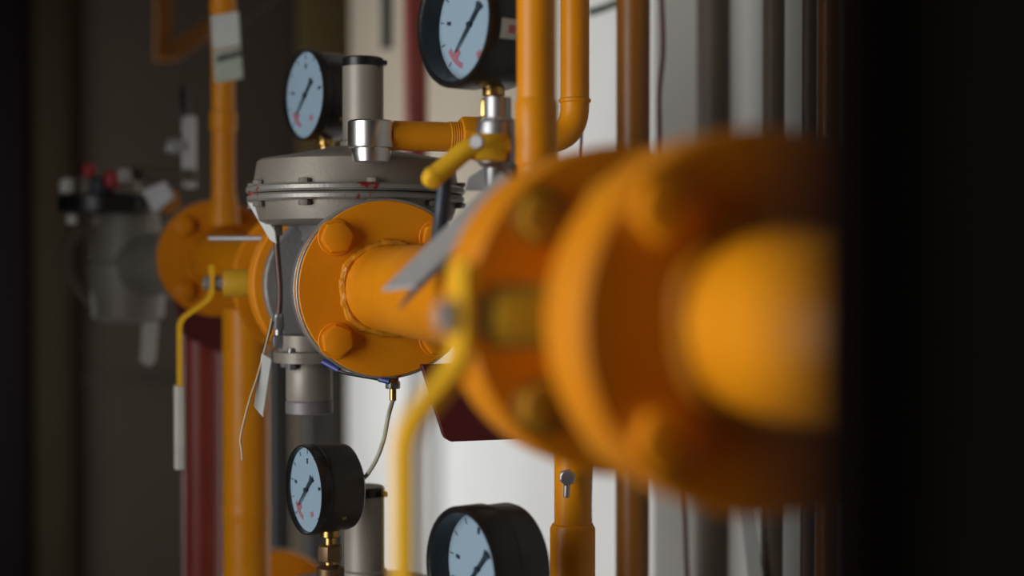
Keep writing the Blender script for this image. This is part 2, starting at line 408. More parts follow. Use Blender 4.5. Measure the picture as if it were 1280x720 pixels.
o = obj('cable_clip', plate([W(924, 620, 1.7), W(940, 620, 1.7), W(956, 730, 1.7), W(936, 730, 1.7)], 0.004), 'cap_white')
recentre(o, W(945, 730, 1.7)); tag(o, 'pale strip hanging below the near flange by the door', 'strip')

# posts low in the background, left of the white wall
def bpost(px0, px1, d, y0, name, m, label):
    a = W(px0, y0, d); b = W(px1, y0, d)
    o = obj(name, box(((a.x+b.x)/2, (a.y+b.y)/2, a.z/2), ((b-a).length, 0.05, a.z), 0.003), m)
    recentre(o, ((a.x+b.x)/2, (a.y+b.y)/2, 0)); tag(o, label, 'post')
bpost(337, 363, 3.4, 400, 'steel_post', 'post_grey', 'dark steel post behind the thick yellow pipe')
bpost(364, 381, 3.5, 395, 'timber_post', 'tan_post', 'tan post between two dark posts behind the small lower gauge')
bpost(382, 413, 3.3, 400, 'steel_post', 'post_grey', 'dark steel post against the white wall above the small lower gauge')

# ------------------------------------------------------------------ flanges, bolts
YAX = V((0, -1, 0))            # towards the camera along the line
def flange_bm(R, y0, y1, hub=None, x=0.0, z=ZA):
    """disc from y0 (near) to y1 (far)"""
    return disc(R, 0, y1-y0, (x, y1, z), YAX, 0.0022, 72)
def bolts(parent, R, yface, m='yellow_paint', x=0.0, z=ZA, r=0.0150, h=0.012, direction=-1, washer=True, names='bolt', n=4, a0=45, skip=()):
    for k in range(n):
        if k in skip: continue
        a = math.radians(a0+360/n*k)
        c = V((x+R*math.cos(a), yface, z+R*math.sin(a)))
        bm = hexn(r, 0.0015, h, c, (0, direction, 0), rot=random.uniform(0, 1))
        hd_ = obj(names, bm, m, parent)
        bw = disc(r*1.12, 0, 0.002, c, (0, direction, 0), 0.0006, 28)
        obj('washer', bw, m, hd_)
R0 = 0.0825; RB = 0.0665; RP = 0.0394
Y1 = 1.284                      # near face of the regulator's companion flange
def yat(d): return (d - (0-CAM.x)*FW.x - (ZA-CAM.z)*FW.z)/FW.y + CAM.y   # on axis, depth d
Y2, Y2b = yat(0.744), yat(0.744)+0.052
Y3, Y3b = yat(0.598), yat(0.598)+0.046

# spool between the regulator and the near ball valve
sp = thing('pipe_spool', 'yellow flanged gas pipe between the grey regulator and the near valve', 'pipe', (0, (Y1+Y2b)/2, ZA-RP))
obj('pipe_run', cyl((0, Y2b-0.004, ZA), (0, Y1+0.004, ZA), RP, 0.0, 48), 'yellow_paint', sp)
f1 = obj('flange', flange_bm(R0, Y1, Y1+0.020), 'yellow_paint', sp)
obj('rim_rust', lathe([(R0+0.0002, 0.0135), (R0+0.0009, 0.014), (R0+0.0009, 0.0185), (R0+0.0002, 0.019)], (0, Y1+0.020, ZA), YAX, 72), 'rim_grey', f1)
bolts(sp, RB, Y1, names='flange_bolt')
def weld(yc, r, bead, n=110, x=0, z=ZA):
    bm = bmesh.new(); ring = []
    for k in range(n):
        a = 2*PI*k/n; rr = r+0.0011*math.sin(a*5+1)+random.uniform(-0.0005, 0.0006); b = bead*(1+0.10*math.sin(a*17)+random.uniform(-0.03, 0.04)); yy = yc+random.uniform(-0.0003, 0.0003)
        row = []
        for j in range(8):
            q = 2*PI*j/8; row.append(bm.verts.new((x+(rr+b*math.cos(q))*math.cos(a), yy+b*math.sin(q), z+(rr+b*math.cos(q))*math.sin(a))))
        ring.append(row)
    for k in range(n):
        a, b = ring[k], ring[(k+1) % n]
        for j in range(8): bm.faces.new((a[j], a[(j+1) % 8], b[(j+1) % 8], b[j]))
    return bm
obj('weld_bead', weld(Y1-0.002, RP+0.0015, 0.0042), 'weld_paint', sp)
obj('flange', flange_bm(0.087, Y2+0.0235, Y2b), 'yellow_paint', sp)
# earthing stud under the flange
zs = ZA-R0
sx = 0.008
obj('earth_lug', cyl((sx, Y1+0.010, zs+0.004), (sx, Y1+0.010, zs-0.004), 0.0055), 'yellow_paint', sp)
n_ = obj('earth_nut', hexn(0.0072, 0, 0.007, (sx, Y1+0.010, zs-0.0105), (0, 0, 1)), 'aluminium', sp)
obj('earth_stud', cyl((sx, Y1+0.010, zs-0.009), (sx, Y1+0.010, zs-0.0225), 0.0032), 'brass', sp)
e = V((sx, Y1+0.010, zs-0.021))
pts = spline([e, W(485, 522, 1.305), W(480, 548, 1.31), W(471, 573, 1.31), W(460, 592, 1.36), W(452, 604, 1.45), W(448, 640, 1.50), W(446, 760, 1.52)], 8)
o = obj('earth_wire', tube(pts, 0.0021, 10), 'grey_wire'); recentre(o, pts[-1]); tag(o, 'pale earth wire hanging from the stud under the sharp flange', 'wire')
pts = spline([W(404, 452, 1.335), W(424, 464, 1.325), W(445, 469, 1.32), W(468, 473, 1.315), W(486, 477, 1.31)], 8)
t = thing('bonding_wire', 'black bonding wire with blue ends along the underside of the sharp flange', 'wire', pts[0])
obj('cable', tube(pts, 0.0016, 8), 'black_rubber', t)
obj('end_sleeve', tube([W(474, 473.6, 1.313), W(487, 477, 1.310)], 0.0028, 10), 'blue_wire', t)
obj('end_sleeve', tube([W(404, 452, 1.334), W(424, 463, 1.326)], 0.0028, 10), 'blue_wire', t)

# ------------------------------------------------------------------ ball valves
def ball_valve(label, ya, yb, x, z, R, far=False, group='yellow ball valves with bent levers', yb_t=0.022, body_r=0.056, stem_r=0.0155, L=0.100, sc=1.0, out=0.028, R2=None):
    """ya near flange face .. yb far flange back; stem points towards -X"""
    ym = (ya+yb)/2
    t = thing('ball_valve', label, 'valve', (x, ym, z-R), group)
    obj('flange', flange_bm(R, ya, ya+yb_t, x=x, z=z), 'yellow_paint', t)
    obj('flange', flange_bm(R2 or R, yb-yb_t, yb, x=x, z=z), 'yellow_paint', t)
    l = yb-ya
    obj('body', lathe([(body_r*0.80, yb_t*0.8), (body_r*0.86, l*0.25), (body_r, l*0.36), (body_r, l*0.64), (body_r*0.86, l*0.75), (body_r*0.80, l-yb_t*0.8)], (x, yb, z), YAX, 56), 'yellow_paint', t)
    zs = z
    obj('bonnet', lathe([(stem_r*1.35, body_r*0.75), (stem_r*1.3, body_r*1.02), (stem_r*1.05, body_r*1.08), (stem_r, L-0.010), (stem_r*0.93, L-0.008)], (x, ym, zs), (-1, 0, 0), 32), 'stem_yellow', t)
    obj('stem', lathe([(stem_r*0.55, L-0.018), (stem_r*0.55, L+0.012)], (x, ym, zs), (-1, 0, 0), 24), 'dull_zinc', t)
    hw = 0.0125*sc; th = 0.003*sc
    x0 = x-L-0.004
    path = smooth_path([(x0, ym, zs+0.026*sc), (x0, ym, zs-0.020*sc), (x0-out*sc, ym, zs-0.052*sc), (x0-out*sc, ym, zs-0.255*sc)], 6, 0.012*sc)
    h = obj('lever', sweep(path, [(-hw, -th), (hw, -th), (hw, th), (-hw, th)], (0, 1, 0)), 'lever_yellow', t)
    gp = [V((x0-out*sc, ym, zs-0.145*sc)), V((x0-out*sc, ym, zs-0.262*sc))]
    gs = [((hw+0.003)*math.copysign(abs(math.cos(q))**0.6, math.cos(q)), (th+0.004)*math.copysign(abs(math.sin(q))**0.6, math.sin(q))) for q in [2*PI*k/16 for k in range(16)]]
    obj('lever_grip', sweep(gp, gs, (0, 1, 0)), 'grip_white', h, label='off-white sleeve on the lever')
    obj('lever_nut', hexn(0.0082*sc, 0, 0.009*sc, (x0-th, ym, zs), (-1, 0, 0)), 'dull_zinc', t)
    return t, ym
nv, nvy = ball_valve('large blurred yellow ball valve with lever bent down, nearest the camera', Y3+0.024, Y2+0.0225, 0, ZA, R0, R2=0.087)
bolts(nv, RB+0.002, Y2, m='bolt_ochre', names='flange_bolt', r=0.0135, h=0.014)
# outlet pipe and its flange, nearest the camera
op = thing('outlet_pipe', 'blurred yellow flanged pipe end beside the dark door, nearest the camera', 'pipe', (0, Y3, ZA-R0))
obj('flange', flange_bm(R0, Y3, Y3+0.023), 'yellow_paint', op)
bolts(op, RB, Y3, names='flange_bolt', h=0.014)
ep = smooth_path([(0, Y3+0.006, ZA), (0, Y3-0.115, ZA), (0.40, Y3-0.115, ZA)], 14, 0.075)
obj('pipe_run', tube(ep, RP, 48), 'yellow_pipe', op)
obj('weld_bead', weld(Y3-0.003, RP+0.002, 0.004), 'weld_paint', op)
bolts(op, RB, Y3b, names='flange_nut', direction=1, h=0.010, m='stem_yellow')

# ------------------------------------------------------------------ pressure regulator
YR0, YR1 = Y1+0.021, Y1+0.245
YC = (YR0+YR1)/2+0.010
def regulator(label):
    t = thing('pressure_regulator', label, 'regulator', (0, YC, ZA-R0), 'grey diaphragm regulators')
    P = lambda *a: obj(*a)
    P('outlet_flange', flange_bm(R0, YR0, YR0+0.020), 'body_grey', t)
    P('inlet_flange', flange_bm(R0, YR1-0.022, YR1), 'body_grey', t)
    l = YR1-YR0
    P('body', lathe([(0.043, 0.015), (0.045, l*0.22), (0.060, l*0.38), (0.064, l*0.5), (0.060, l*0.62), (0.045, l*0.78), (0.043, l-0.015)], (0, YR1, ZA), YAX, 56), 'body_grey', t)
    P('neck', lathe([(0.050, 0.02), (0.050, 0.040), (0.056, 0.046), (0.056, 0.054), (0.062, 0.066)], (0, YC, ZA), seg=56), 'body_grey', t)
    P('lower_bowl', lathe([(0.050, 0.060), (0.091, 0.062), (0.0975, 0.066), (0.1015, 0.080), (0.1020, 0.0845)], (0, YC, ZA), seg=80), 'cast_grey', t)
    P('lower_rim', disc(0.1095, 0.0840, 0.0915, (0, YC, ZA), bev=0.002, seg=96), 'rim_grey', t)
    P('upper_rim', disc(0.1105, 0.0925, 0.1000, (0, YC, ZA), bev=0.002, seg=96), 'rim_grey', t)
    P('upper_cover', lathe([(0.1035, 0.099), (0.1025, 0.106), (0.0995, 0.1245), (0.0965, 0.127), (0.070, 0.1315), (0.036, 0.138), (0.030, 0.140)], (0, YC, ZA), seg=96), 'cast_grey', t)
    for k in range(10):
        a = 2*PI*k/10+0.27
        c = V((0.1055*math.cos(a), YC+0.1055*math.sin(a), ZA))
        b = obj('casing_bolt', hexn(0.0062, 0.1000, 0.1045, c, (0, 0, 1), rot=k), 'cast_grey', t)
        obj('casing_nut', hexn(0.0062, -0.084, -0.0785, c, (0, 0, -1), rot=k, bm=None), 'cast_grey', b) if False else obj('casing_nut', hexn(0.0062, 0.0785, 0.0840, c, (0, 0, 1), rot=k), 'cast_grey', b)
    P('spring_tube', lathe([(0.0235, 0.138), (0.0235, 0.146), (0.0208, 0.148), (0.0208, 0.2225), (0.0202, 0.2232)], (0.008, YC+0.004, ZA), seg=56), 'tube_grey', t)
    cpo = P('tube_cap', lathe([(0.0195, 0.2215), (0.0212, 0.2228), (0.0212, 0.2305), (0.0195, 0.2320), (0.004, 0.2325)], (0.008, YC+0.004, ZA), seg=48), 'black_rubber', t)
    P('cap_lip', box((0.022, YC-0.010, ZA+0.2255), (0.014, 0.012, 0.005), 0.001), 'black_rubber', cpo)
    c = W(464, 170, 1.325)
    zt = ZA
    P('vent_boss', lathe([(0.0170, 0.118), (0.0185, 0.1245), (0.0185, 0.1300), (0.0212, 0.1310), (0.0218, 0.1325), (0.0218, 0.1545), (0.0205, 0.1560), (0.012, 0.1562)], (c.x, c.y, zt), seg=56), 'aluminium', t)
    # bottom spring housing, off to the front
    bx, by = -0.045, YC+0.022
    P('bottom_plate', lathe([(0.030, -0.078), (0.036, -0.0775), (0.036, -0.067), (0.030, -0.0655), (0.030, -0.05)], (bx, by, ZA), seg=48), 'cast_grey', t)
    for k in range(4):
        a = PI/4+PI/2*k
        obj('plate_bolt', hexn(0.005, -0.084, -0.062, (bx+0.030*math.cos(a), by+0.030*math.sin(a), ZA), (0, 0, 1)), 'steel', t)
    P('bottom_cylinder', lathe([(0.0225, -0.117), (0.0235, -0.115), (0.0235, -0.082), (0.022, -0.076)], (bx, by, ZA), seg=48), 'tube_grey', t)
    bm = lathe([(0.0215, -0.1305), (0.0240, -0.1295), (0.0240, -0.1180), (0.0225, -0.1165)], (bx, by, ZA), seg=64)
    for v in bm.verts:
        d = V((v.co.x-bx, v.co.y-by)); a = math.atan2(d.y, d.x)
        if d.length > 0.0235:
            kf = 1+0.005*math.copysign(1, math.sin(a*32+0.3)); v.co.x = bx+d.x*kf; v.co.y = by+d.y*kf
    P('knurled_cap', bm, 'cap_dark', t)
    # sensing tube down the front of the body
    a_ = W(346, 282, 1.44); b_ = W(348, 402, 1.44)
    P('tube_nut', hexn(0.0058, -0.010, 0.008, a_, (0, 0, 1)), 'aluminium', t)
    P('tube_nut', hexn(0.0058, -0.008, 0.008, b_, (0, 0, 1)), 'steel', t)
    P('tube_stub', tube(smooth_path([b_, b_+V((0, 0, -0.030)), b_+V((0.04, 0.0, -0.034))], 6, 0.012), 0.0042, 12), 'steel', t)
    P('elbow_fitting', box(b_+V((0, 0, -0.020)), (0.013, 0.013, 0.013), 0.002), 'steel', t)
    P('tube_stub', tube([a_, a_+V((0.0, 0.0, 0.02))], 0.004, 12), 'steel', t)
    P('sensing_tube', tube(spline([a_, W(346, 310, 1.44), W(349, 345, 1.44), W(350, 370, 1.44), b_], 6), 0.0030, 12), 'copper_tube', t)
    P('red_mark', lathe([(0.0, 0), (0.005, 0.001), (0.006, 0.0045), (0.004, 0.008), (0.0, 0.009)], W(318, 246, 1.40), (0, 0, 1), 16), 'rusty_red', t)
    return t
reg = regulator('grey diaphragm regulator with a tall spring tube on the upper line, in focus')
low = copy_tree(reg); low.location.z += ZL
low['label'] = 'grey diaphragm regulator on the lower line, only its tube top and vent boss in view'

# impulse line: boss -> towards the wall -> elbow up
c = W(464, 170, 1.325); zp = W(560, 171, 1.345).z
xr = None
for k in range(400):
    x = k*0.001; q = V((x, c.y, zp)); dd = q-CAM; px = 640+FPX*dd.dot(RT)/dd.dot(FW)
    if px > 718: xr = x; break
def impulse(label, z):
    t = thing('impulse_pipe', label, 'pipe', (c.x, c.y, zp+z), 'yellow impulse pipes')
    pr = 0.0140
    pth = smooth_path([(c.x+0.018, c.y, zp+z), (xr, c.y, zp+z), (xr, c.y, zp+z+0.42 if z else HC)], 12, 0.034)
    obj('pipe_run', tube(pth, pr, 32), 'yellow_pipe', t)
    def xpx(px):
        for k in range(800):
            x = c.x+k*0.0005; q = V((x, c.y, zp)); dd = q-CAM
            if 640+FPX*dd.dot(RT)/dd.dot(FW) > px: return x
    x1, x2 = xpx(560), xpx(583)
    obj('thread', lathe([(pr+0.0002+0.0006*(k % 2), k*0.0011) for k in range(16)], (x1, c.y, zp+z), (1, 0, 0), 32), 'yellow_pipe', t)
    obj('union_nut', hexn(0.0205, 0, 0.020, (x2-0.006, c.y, zp+z), (1, 0, 0), rot=0.3), 'yellow_pipe', t)
    obj('union_collar', disc(0.0175, 0, 0.016, (xpx(602)-0.006, c.y, zp+z), (1, 0, 0)), 'yellow_pipe', t)
    zc = zp+z+0.036
    obj('elbow_ring', disc(pr*1.12, zc, zc+0.005, (xr, c.y, 0), seg=32), 'yellow_pipe', t)
    return t
impulse('yellow impulse pipe from the regulator boss to an elbow turning up', 0.0)

# ------------------------------------------------------------------ pressure gauges
def gauge(label, ctr, R, ang, deep, m_case, needle_deg, group, stem_len=0.05, sticker=False, stem_mat='brass', foot=None, back=0.040, drop=0.0):
    """ctr = dial centre; faces the horizontal direction at angle ang measured from -Y towards -X"""
    rz = -ang
    # local frame: dial faces local -Y; x right seen from the front
    t = thing('pressure_gauge', label, 'gauge', ctr, group, rz)
    M = ROOTM[t.name]
    def lo(name, bm, m, par=None, label=None):
        bm.transform(M); return obj(name, bm, m, par or t, label)
    f = (0, -1, 0)      # front
    fr = 0.019 if deep else 0.005
    # case: open drum
    lo('case', lathe([(R*0.80, -back-0.004), (R*0.94, -back), (R*0.965, -back+0.004), (R*0.965, -0.002), (R*0.86, -0.0015)], (0, 0, 0), f, 64), m_case)
    bz = lathe([(R*0.965, -0.008), (R, -0.006), (R, fr-0.002), (R*0.98, fr), (R*(0.93 if deep else 0.955), fr), (R*(0.90 if deep else 0.94), fr-0.0015), (R*(0.865 if deep else 0.93), 0.0005), (R*(0.86 if deep else 0.925), -0.001)], (0, 0, 0), f, 72)
    lo('bezel', bz, 'black_case')
    rd = R*(0.87 if deep else 0.935)
    dial = lo('dial', disc(rd, -0.0015, 0.0004, (0, 0, 0), f, 0.0002, 64), 'dial_sky_white')
    def pol(r, deg): a = math.radians(deg); return V((r*math.sin(a), 0, r*math.cos(a)))
    y = -0.0006
    def bar(r0, r1, deg, wd, m, nm):
        a, b = pol(r0, deg), pol(r1, deg); u = (b-a).normalized(); s = V((u.z, 0, -u.x))*wd/2
        bm = bmesh.new()
        p4 = [a-s, a+s, b+s, b-s]
        lo_ = [bm.verts.new((q.x, y+0.0002, q.z)) for q in p4]; hi = [bm.verts.new((q.x, y-0.0003, q.z)) for q in p4]
        bm.faces.new(hi); bm.faces.new(list(reversed(lo_)))
        for k in range(4): bm.faces.new((lo_[k], lo_[(k+1) % 4], hi[(k+1) % 4], hi[k]))
        lo(nm, bm, m, dial)
    for k in range(11):
        dg = -135+27*k
        bar(rd*0.84, rd*0.95, dg, rd*0.018, 'dial_ink', 'tick_mark')
    for dg in (-81, 0, 81): bar(rd*0.62, rd*0.74, dg, rd*0.07, 'dial_ink', 'numeral')
    def arc(r0, r1, d0, d1, m, nm):
        bm = bmesh.new(); n = 10; rows = []
        for k in range(n+1):
            dg = d0+(d1-d0)*k/n
            rows.append([bm.verts.new((p.x, yy, p.z)) for p, yy in ((pol(r0, dg), y-0.0002), (pol(r1, dg), y-0.0002), (pol(r1, dg), y+0.0003), (pol(r0, dg), y+0.0003))])
        for a, b in zip(rows, rows[1:]):
            for j in range(4): bm.faces.new((a[j], a[(j+1) % 4], b[(j+1) % 4], b[j]))
        bm.faces.new(rows[0]); bm.faces.new(list(reversed(rows[-1])))
        lo(nm, bm, m, dial)
    arc(rd*0.70, rd*0.80, -160, -120, 'dial_red', 'red_scale')
    arc(rd*0.55, rd*0.66, 148, 162, 'dial_red', 'red_scale')
    bar(rd*0.55, rd*0.78, needle_deg-2, rd*0.16, 'dial_red', 'red_scale')
    # needle
    a = pol(rd*0.62, needle_deg); u = a.normalized(); s = V((u.z, 0, -u.x))
    tail = -u*rd*0.46
    out = [tail-s*rd*0.095, tail+u*rd*0.14-s*rd*0.035, u*rd*0.05-s*rd*0.030, a-s*rd*0.012, a+s*rd*0.012, u*rd*0.05+s*rd*0.030, tail+u*rd*0.14+s*rd*0.035, tail+s*rd*0.095]
    lo('needle', plate([V((q.x, -0.003, q.z)) for q in out], 0.0006, bev=0), 'dial_ink')
    lo('hub', disc(rd*0.05, 0, 0.0045, (0, 0, 0), f, 0.0005, 20), 'dial_ink')
    lo('cover_glass', disc(R*(0.895 if deep else 0.935), 0, 0.0012, (0, -(fr-0.0035), 0), f, 0.0002, 48), 'gauge_glass')
    # stem below
    sy = back*0.58
    lo('stem_collar', cyl((0, sy, -R*0.93), (0, sy, -R*0.965-0.006), 0.0095), stem_mat)
    lo('stem', cyl((0, sy, -R-0.004), (0, sy, -R-stem_len), 0.0062), stem_mat)
    lo('stem_nut', hexn(0.0125, 0, 0.016, (0, sy, -R-stem_len*0.45-0.012), (0, 0, 1), rot=0.4), 'dark_brass' if foot else stem_mat)
    lo('stem_foot', lathe([(0.011, 0), (0.0135, 0.003), (0.0135, 0.018), (0.008, 0.021)], (0, sy, -R-stem_len-0.018), seg=24), 'dark_brass' if foot else stem_mat)
    if drop: lo('nipple', cyl((0, sy, -R-stem_len-0.016), (0, sy, -R-stem_len-0.018-drop), 0.0085), 'steel')
    lo('case_screw', disc(0.0022, 0, 0.0012, (R*0.955*math.cos(-0.62), back*0.55, R*0.955*math.sin(-0.62)), (math.cos(-0.62), 0, math.sin(-0.62)), 0.0004, 12), 'brass')
    if sticker:
        for nm, m, r, aa, y0, y1 in (('case_sticker', 'white_tag', R*1.006, 0.15, -0.008, 0.0075), ('sticker_print', 'dial_red', R*1.010, 0.06, -0.001, 0.006)):
            bm = bmesh.new(); rows = []
            for k in range(9):
                a = -0.19+(k/8-0.5)*2*aa
                rows.append([bm.verts.new((rr*math.cos(a), yy, rr*math.sin(a))) for rr, yy in ((r, y0), (r, y1), (r-0.0008, y1), (r-0.0008, y0))])
            for a, b in zip(rows, rows[1:]):
                for j in range(4): bm.faces.new((a[j], a[(j+1) % 4], b[(j+1) % 4], b[j]))
            bm.faces.new(rows[0]); bm.faces.new(list(reversed(rows[-1])))
            lo(nm, bm, m)
    return t
G = 'round pressure gauges'
gauge('small round gauge with white dial tinted by sky light beside the upper grey spring tube', W(383, 119, 1.56), 0.050, math.radians(72), False, 'black_case', 226, G, 0.032, drop=0.02)
gauge('large black gauge with deep bezel at the top, cut by the frame edge', W(589, 31, 1.18), 0.0535, math.radians(70), True, 'black_case', 224, G, 0.022, sticker=True)
gauge('small round gauge with brown black case at the bottom, on brass stem', W(385, 612, 1.36), 0.0432, math.radians(75), False, 'brown_case', 226, G, 0.034, foot=True, drop=0.03)
gauge('large dark gauge with deep bezel cut by the bottom edge', W(599, 711, 1.18), 0.0535, math.radians(72), True, 'brown_case', 224, G, 0.03, back=0.036, drop=0.07)
# stem supports
def stalk(name, label, px, d, y0, y1, wpx, m):
    p = W(px, 360, d); a, b = W(px, y0, d), W(px, y1, d); r = wpx/2*d/FPX
    o = obj(name, lathe([(r, 0), (r, (a.z-b.z)*0.8), (r*0.7, a.z-b.z)], (b.x, b.y, b.z), seg=20), m)
    recentre(o, (b.x, b.y, b.z)); return tag(o, label, 'fitting')

# gauge cock with small yellow lever, below the large upper gauge
pc = W(622, 176, 1.13)
t = thing('gauge_cock', 'small gauge cock with a short yellow lever beneath the large upper gauge', 'valve', (pc.x, pc.y, ZA+RP))
obj('body', lathe([(0.011, ZA+RP-pc.z), (0.011, -0.022), (0.016, -0.018), (0.018, 0.0), (0.016, 0.014), (0.011, 0.018), (0.011, 0.034)], pc, seg=28), 'steel', t)
obj('union_nut', hexn(0.015, 0.006, 0.018, pc, (0, 0, 1)), 'strip_grey', t)
lv = smooth_path([W(634, 180, 1.10), W(588, 182, 1.09), W(562, 205, 1.085), W(541, 222, 1.08)], 6, 0.012)
h = obj('lever', sweep(lv, [(0.009*math.cos(q), 0.0075*math.sin(q)) for q in [2*PI*k/16 for k in range(16)]], (0, 1, 0.6)), 'lever_yellow', t)
obj('lever_tip', lathe([(0.0, -0.009), (0.006, -0.007), (0.0088, 0), (0.006, 0.007), (0.0, 0.009)], W(541, 222, 1.08), (0, 1, 0.6), 18), 'lever_yellow', t)
obj('lever_hub', box(W(611, 184, 1.095), (0.026, 0.016, 0.021), 0.003), 'lever_yellow', t)
obj('hub_nut', hexn(0.006, 0, 0.006, W(598, 178, 1.075), (-0.5, -0.8, 0)), 'steel', t)
o = obj('hose', tube(spline([W(557, 205, 1.10), W(555, 235, 1.10), W(552, 262, 1.10), W(548, 300, 1.11)], 6), 0.0058, 14), 'hose_blue')
recentre(o, W(548, 300, 1.11)); tag(o, 'short dark blue hose below the small yellow lever', 'hose')
# grey folded metal strip
t = thing('metal_strip', 'blurred grey folded metal strip sloping across in front of the sharp flange', 'strip', W(490, 375, 0.95))
a, b, c2, d2 = W(626, 214, 1.0), W(650, 234, 0.975), W(518, 358, 0.94), W(476, 362, 0.965)
obj('upper_leaf', plate([a, b, c2, d2], 0.0025), 'strip_grey', t)
obj('lower_leaf', plate([W(645, 236, 0.965), W(640, 250, 0.955), W(496, 386, 0.93), W(513, 361, 0.945)], 0.002), 'steel', t)
# pale bracket behind the lever
o = obj('fixing_plate', plate([W(585, 222, 1.14), W(612, 205, 1.14), W(650, 205, 1.14), W(650, 238, 1.14), W(580, 238, 1.14)], 0.004), 'dull_zinc')
recentre(o, W(612, 238, 1.14)); tag(o, 'pale zinc fixing plate under the small yellow lever', 'bracket')

# red wall bracket under the spool
yb = W(560, 540, 1.28).y
t = thing('pipe_bracket', 'dark red bracket plate below the pipe, hanging behind the near valve lever', 'bracket', (0.1, yb, ZA-0.13))
def onY(px, py, Y): p = W(px, py, 1.0); return CAM+(p-CAM)*((Y-CAM.y)/(p-CAM).y)
q = [onY(524, 455, yb), onY(536, 492, yb), onY(551, 541, yb), onY(554, 547, yb), onY(561, 551, yb)]
zb_ = q[-1].z
q += [V((XW, yb, zb_)), V((XW, yb, q[0].z))]
obj('bracket_plate', plate(q, 0.008), 'maroon_paint', t)

# ------------------------------------------------------------------ far valve group
YF0 = YR1+0.001
RF = 0.0925
fv, fvy = ball_valve('yellow ball valve with white-sleeved lever behind the sharp regulator', YF0+0.022, YF0+0.215, 0.0, ZA, RF, L=0.120, sc=0.8, out=0.045)
bolts(fv, RF*0.80, YF0+0.022, names='flange_bolt')
it = thing('companion_flange', 'thin yellow flange bolted to the far side of the sharp regulator', 'flange', (0, YF0, ZA-RF))
obj('plate', flange_bm(RF, YF0, YF0+0.021), 'yellow_paint', it)
# far flange pair, offset outwards
pf = W(271, 323, 1.98)
t = thing('offset_pipe', 'yellow offset pipe with far flange, left of the white-sleeved lever', 'pipe', (pf.x, pf.y, pf.z-0.081))
ff = obj('flange', disc(0.081, 0, 0.022, (pf.x, pf.y+0.022, pf.z), YAX, 0.002, 64), 'yellow_paint', t)
bolts(t, 0.063, pf.y, x=pf.x, z=pf.z, names='flange_bolt', r=0.014)
obj('pipe_run', tube(smooth_path([(0, YF0+0.2, ZA), (0, YF0+0.24, ZA), (pf.x, pf.y-0.03, pf.z), (pf.x, pf.y+0.01, pf.z)], 6, 0.03), 0.040, 40), 'yellow_paint', t)
# upper far riser with tag
t = riser(280, 1.95, 29, 'gas_riser', 'slim yellow riser carrying a pale paper tag at the top left', y0=-300, y1=262, collars=((152, 1.14, 0.014), (10, 1.12, 0.012)))
p = W(280, 250, 1.95)
obj('saddle', lathe([(0.022, -0.035), (0.020, -0.01), (0.0165, 0.012)], p, seg=28), 'yellow_pipe', t)
t = thing('pipe_tag', 'pale paper tag with dark print wrapped on the slim yellow riser', 'tag', W(284, 103, 1.90))
A = [W(263, 20, 1.905), W(298, 14, 1.905), W(304, 98, 1.905), W(268, 104, 1.905)]
def lerp(u, v): return (A[0]*(1-u)+A[1]*u)*(1-v)+(A[3]*(1-u)+A[2]*u)*v
obj('upper_sheet', plate([lerp(0, 0), lerp(1, 0), lerp(1, 0.5), lerp(0, 0.5)], 0.0015), 'white_tag', t)
obj('lower_sheet', plate([lerp(0, 0.52), lerp(1, 0.52), lerp(1, 1), lerp(0, 1)], 0.0015), 'green_tag', t)
n = -FW*0.004
for u0, u1, v0, v1 in ((0.15, 0.32, 0.62, 0.70), (0.36, 0.55, 0.60, 0.69), (0.6, 0.78, 0.60, 0.68), (0.82, 0.93, 0.58, 0.67)):
    obj('print_mark', plate([lerp(u0, v0)+n, lerp(u1, v0)+n, lerp(u1, v1)+n, lerp(u0, v1)+n], 0.0006, bev=0), 'tag_ink', t)
# thick lower far pipe and lower flange
t = riser(307, 1.85, 58, 'gas_riser', 'thick bright yellow pipe dropping from the far valve', y0=385, y1=735, collars=((640, 1.02, 0.01),))
pl = W(345, 768, 2.02)
t = thing('lower_flange', 'yellow flange top of the lower line at the bottom left', 'flange', (pl.x, pl.y, pl.z-0.088))
obj('plate', disc(0.088, 0, 0.022, (pl.x, pl.y+0.022, pl.z), YAX, 0.002, 64), 'yellow_paint', t)
obj('gasket', disc(0.0895, -0.005, 0.0, (pl.x, pl.y+0.022, pl.z), YAX, 0.001, 64), 'string', t)
bolts(t, 0.068, pl.y, x=pl.x, z=pl.z, names='flange_bolt', r=0.014)
obj('pipe_run', cyl((pl.x, pl.y-0.2, pl.z), (pl.x, pl.y, pl.z), 0.040, 0, 40), 'yellow_paint', t)
# red support post with flared head
t = thing('support_post', 'red steel support post with flared head under the far flange', 'post', (W(252, 500, 2.06).x, W(252, 500, 2.06).y, 0))
p = W(252, 500, 2.06)
zt = W(252, 410, 2.06).z
obj('post', cyl((p.x, p.y, 0.0), (p.x, p.y, zt), 24*2.06/FPX, 0.001, 32), 'red_paint', t)
yy = p.y-0.03
obj('head_plate', plate([onY(214, 372, yy), onY(218, 386, yy), onY(229, 420, yy), onY(276, 440, yy), onY(300, 404, yy), onY(300, 372, yy)], 0.05), 'maroon_paint', t)
obj('base_plate', box((p.x, p.y, 0.006), (0.16, 0.16, 0.012), 0.002), 'red_paint', t)

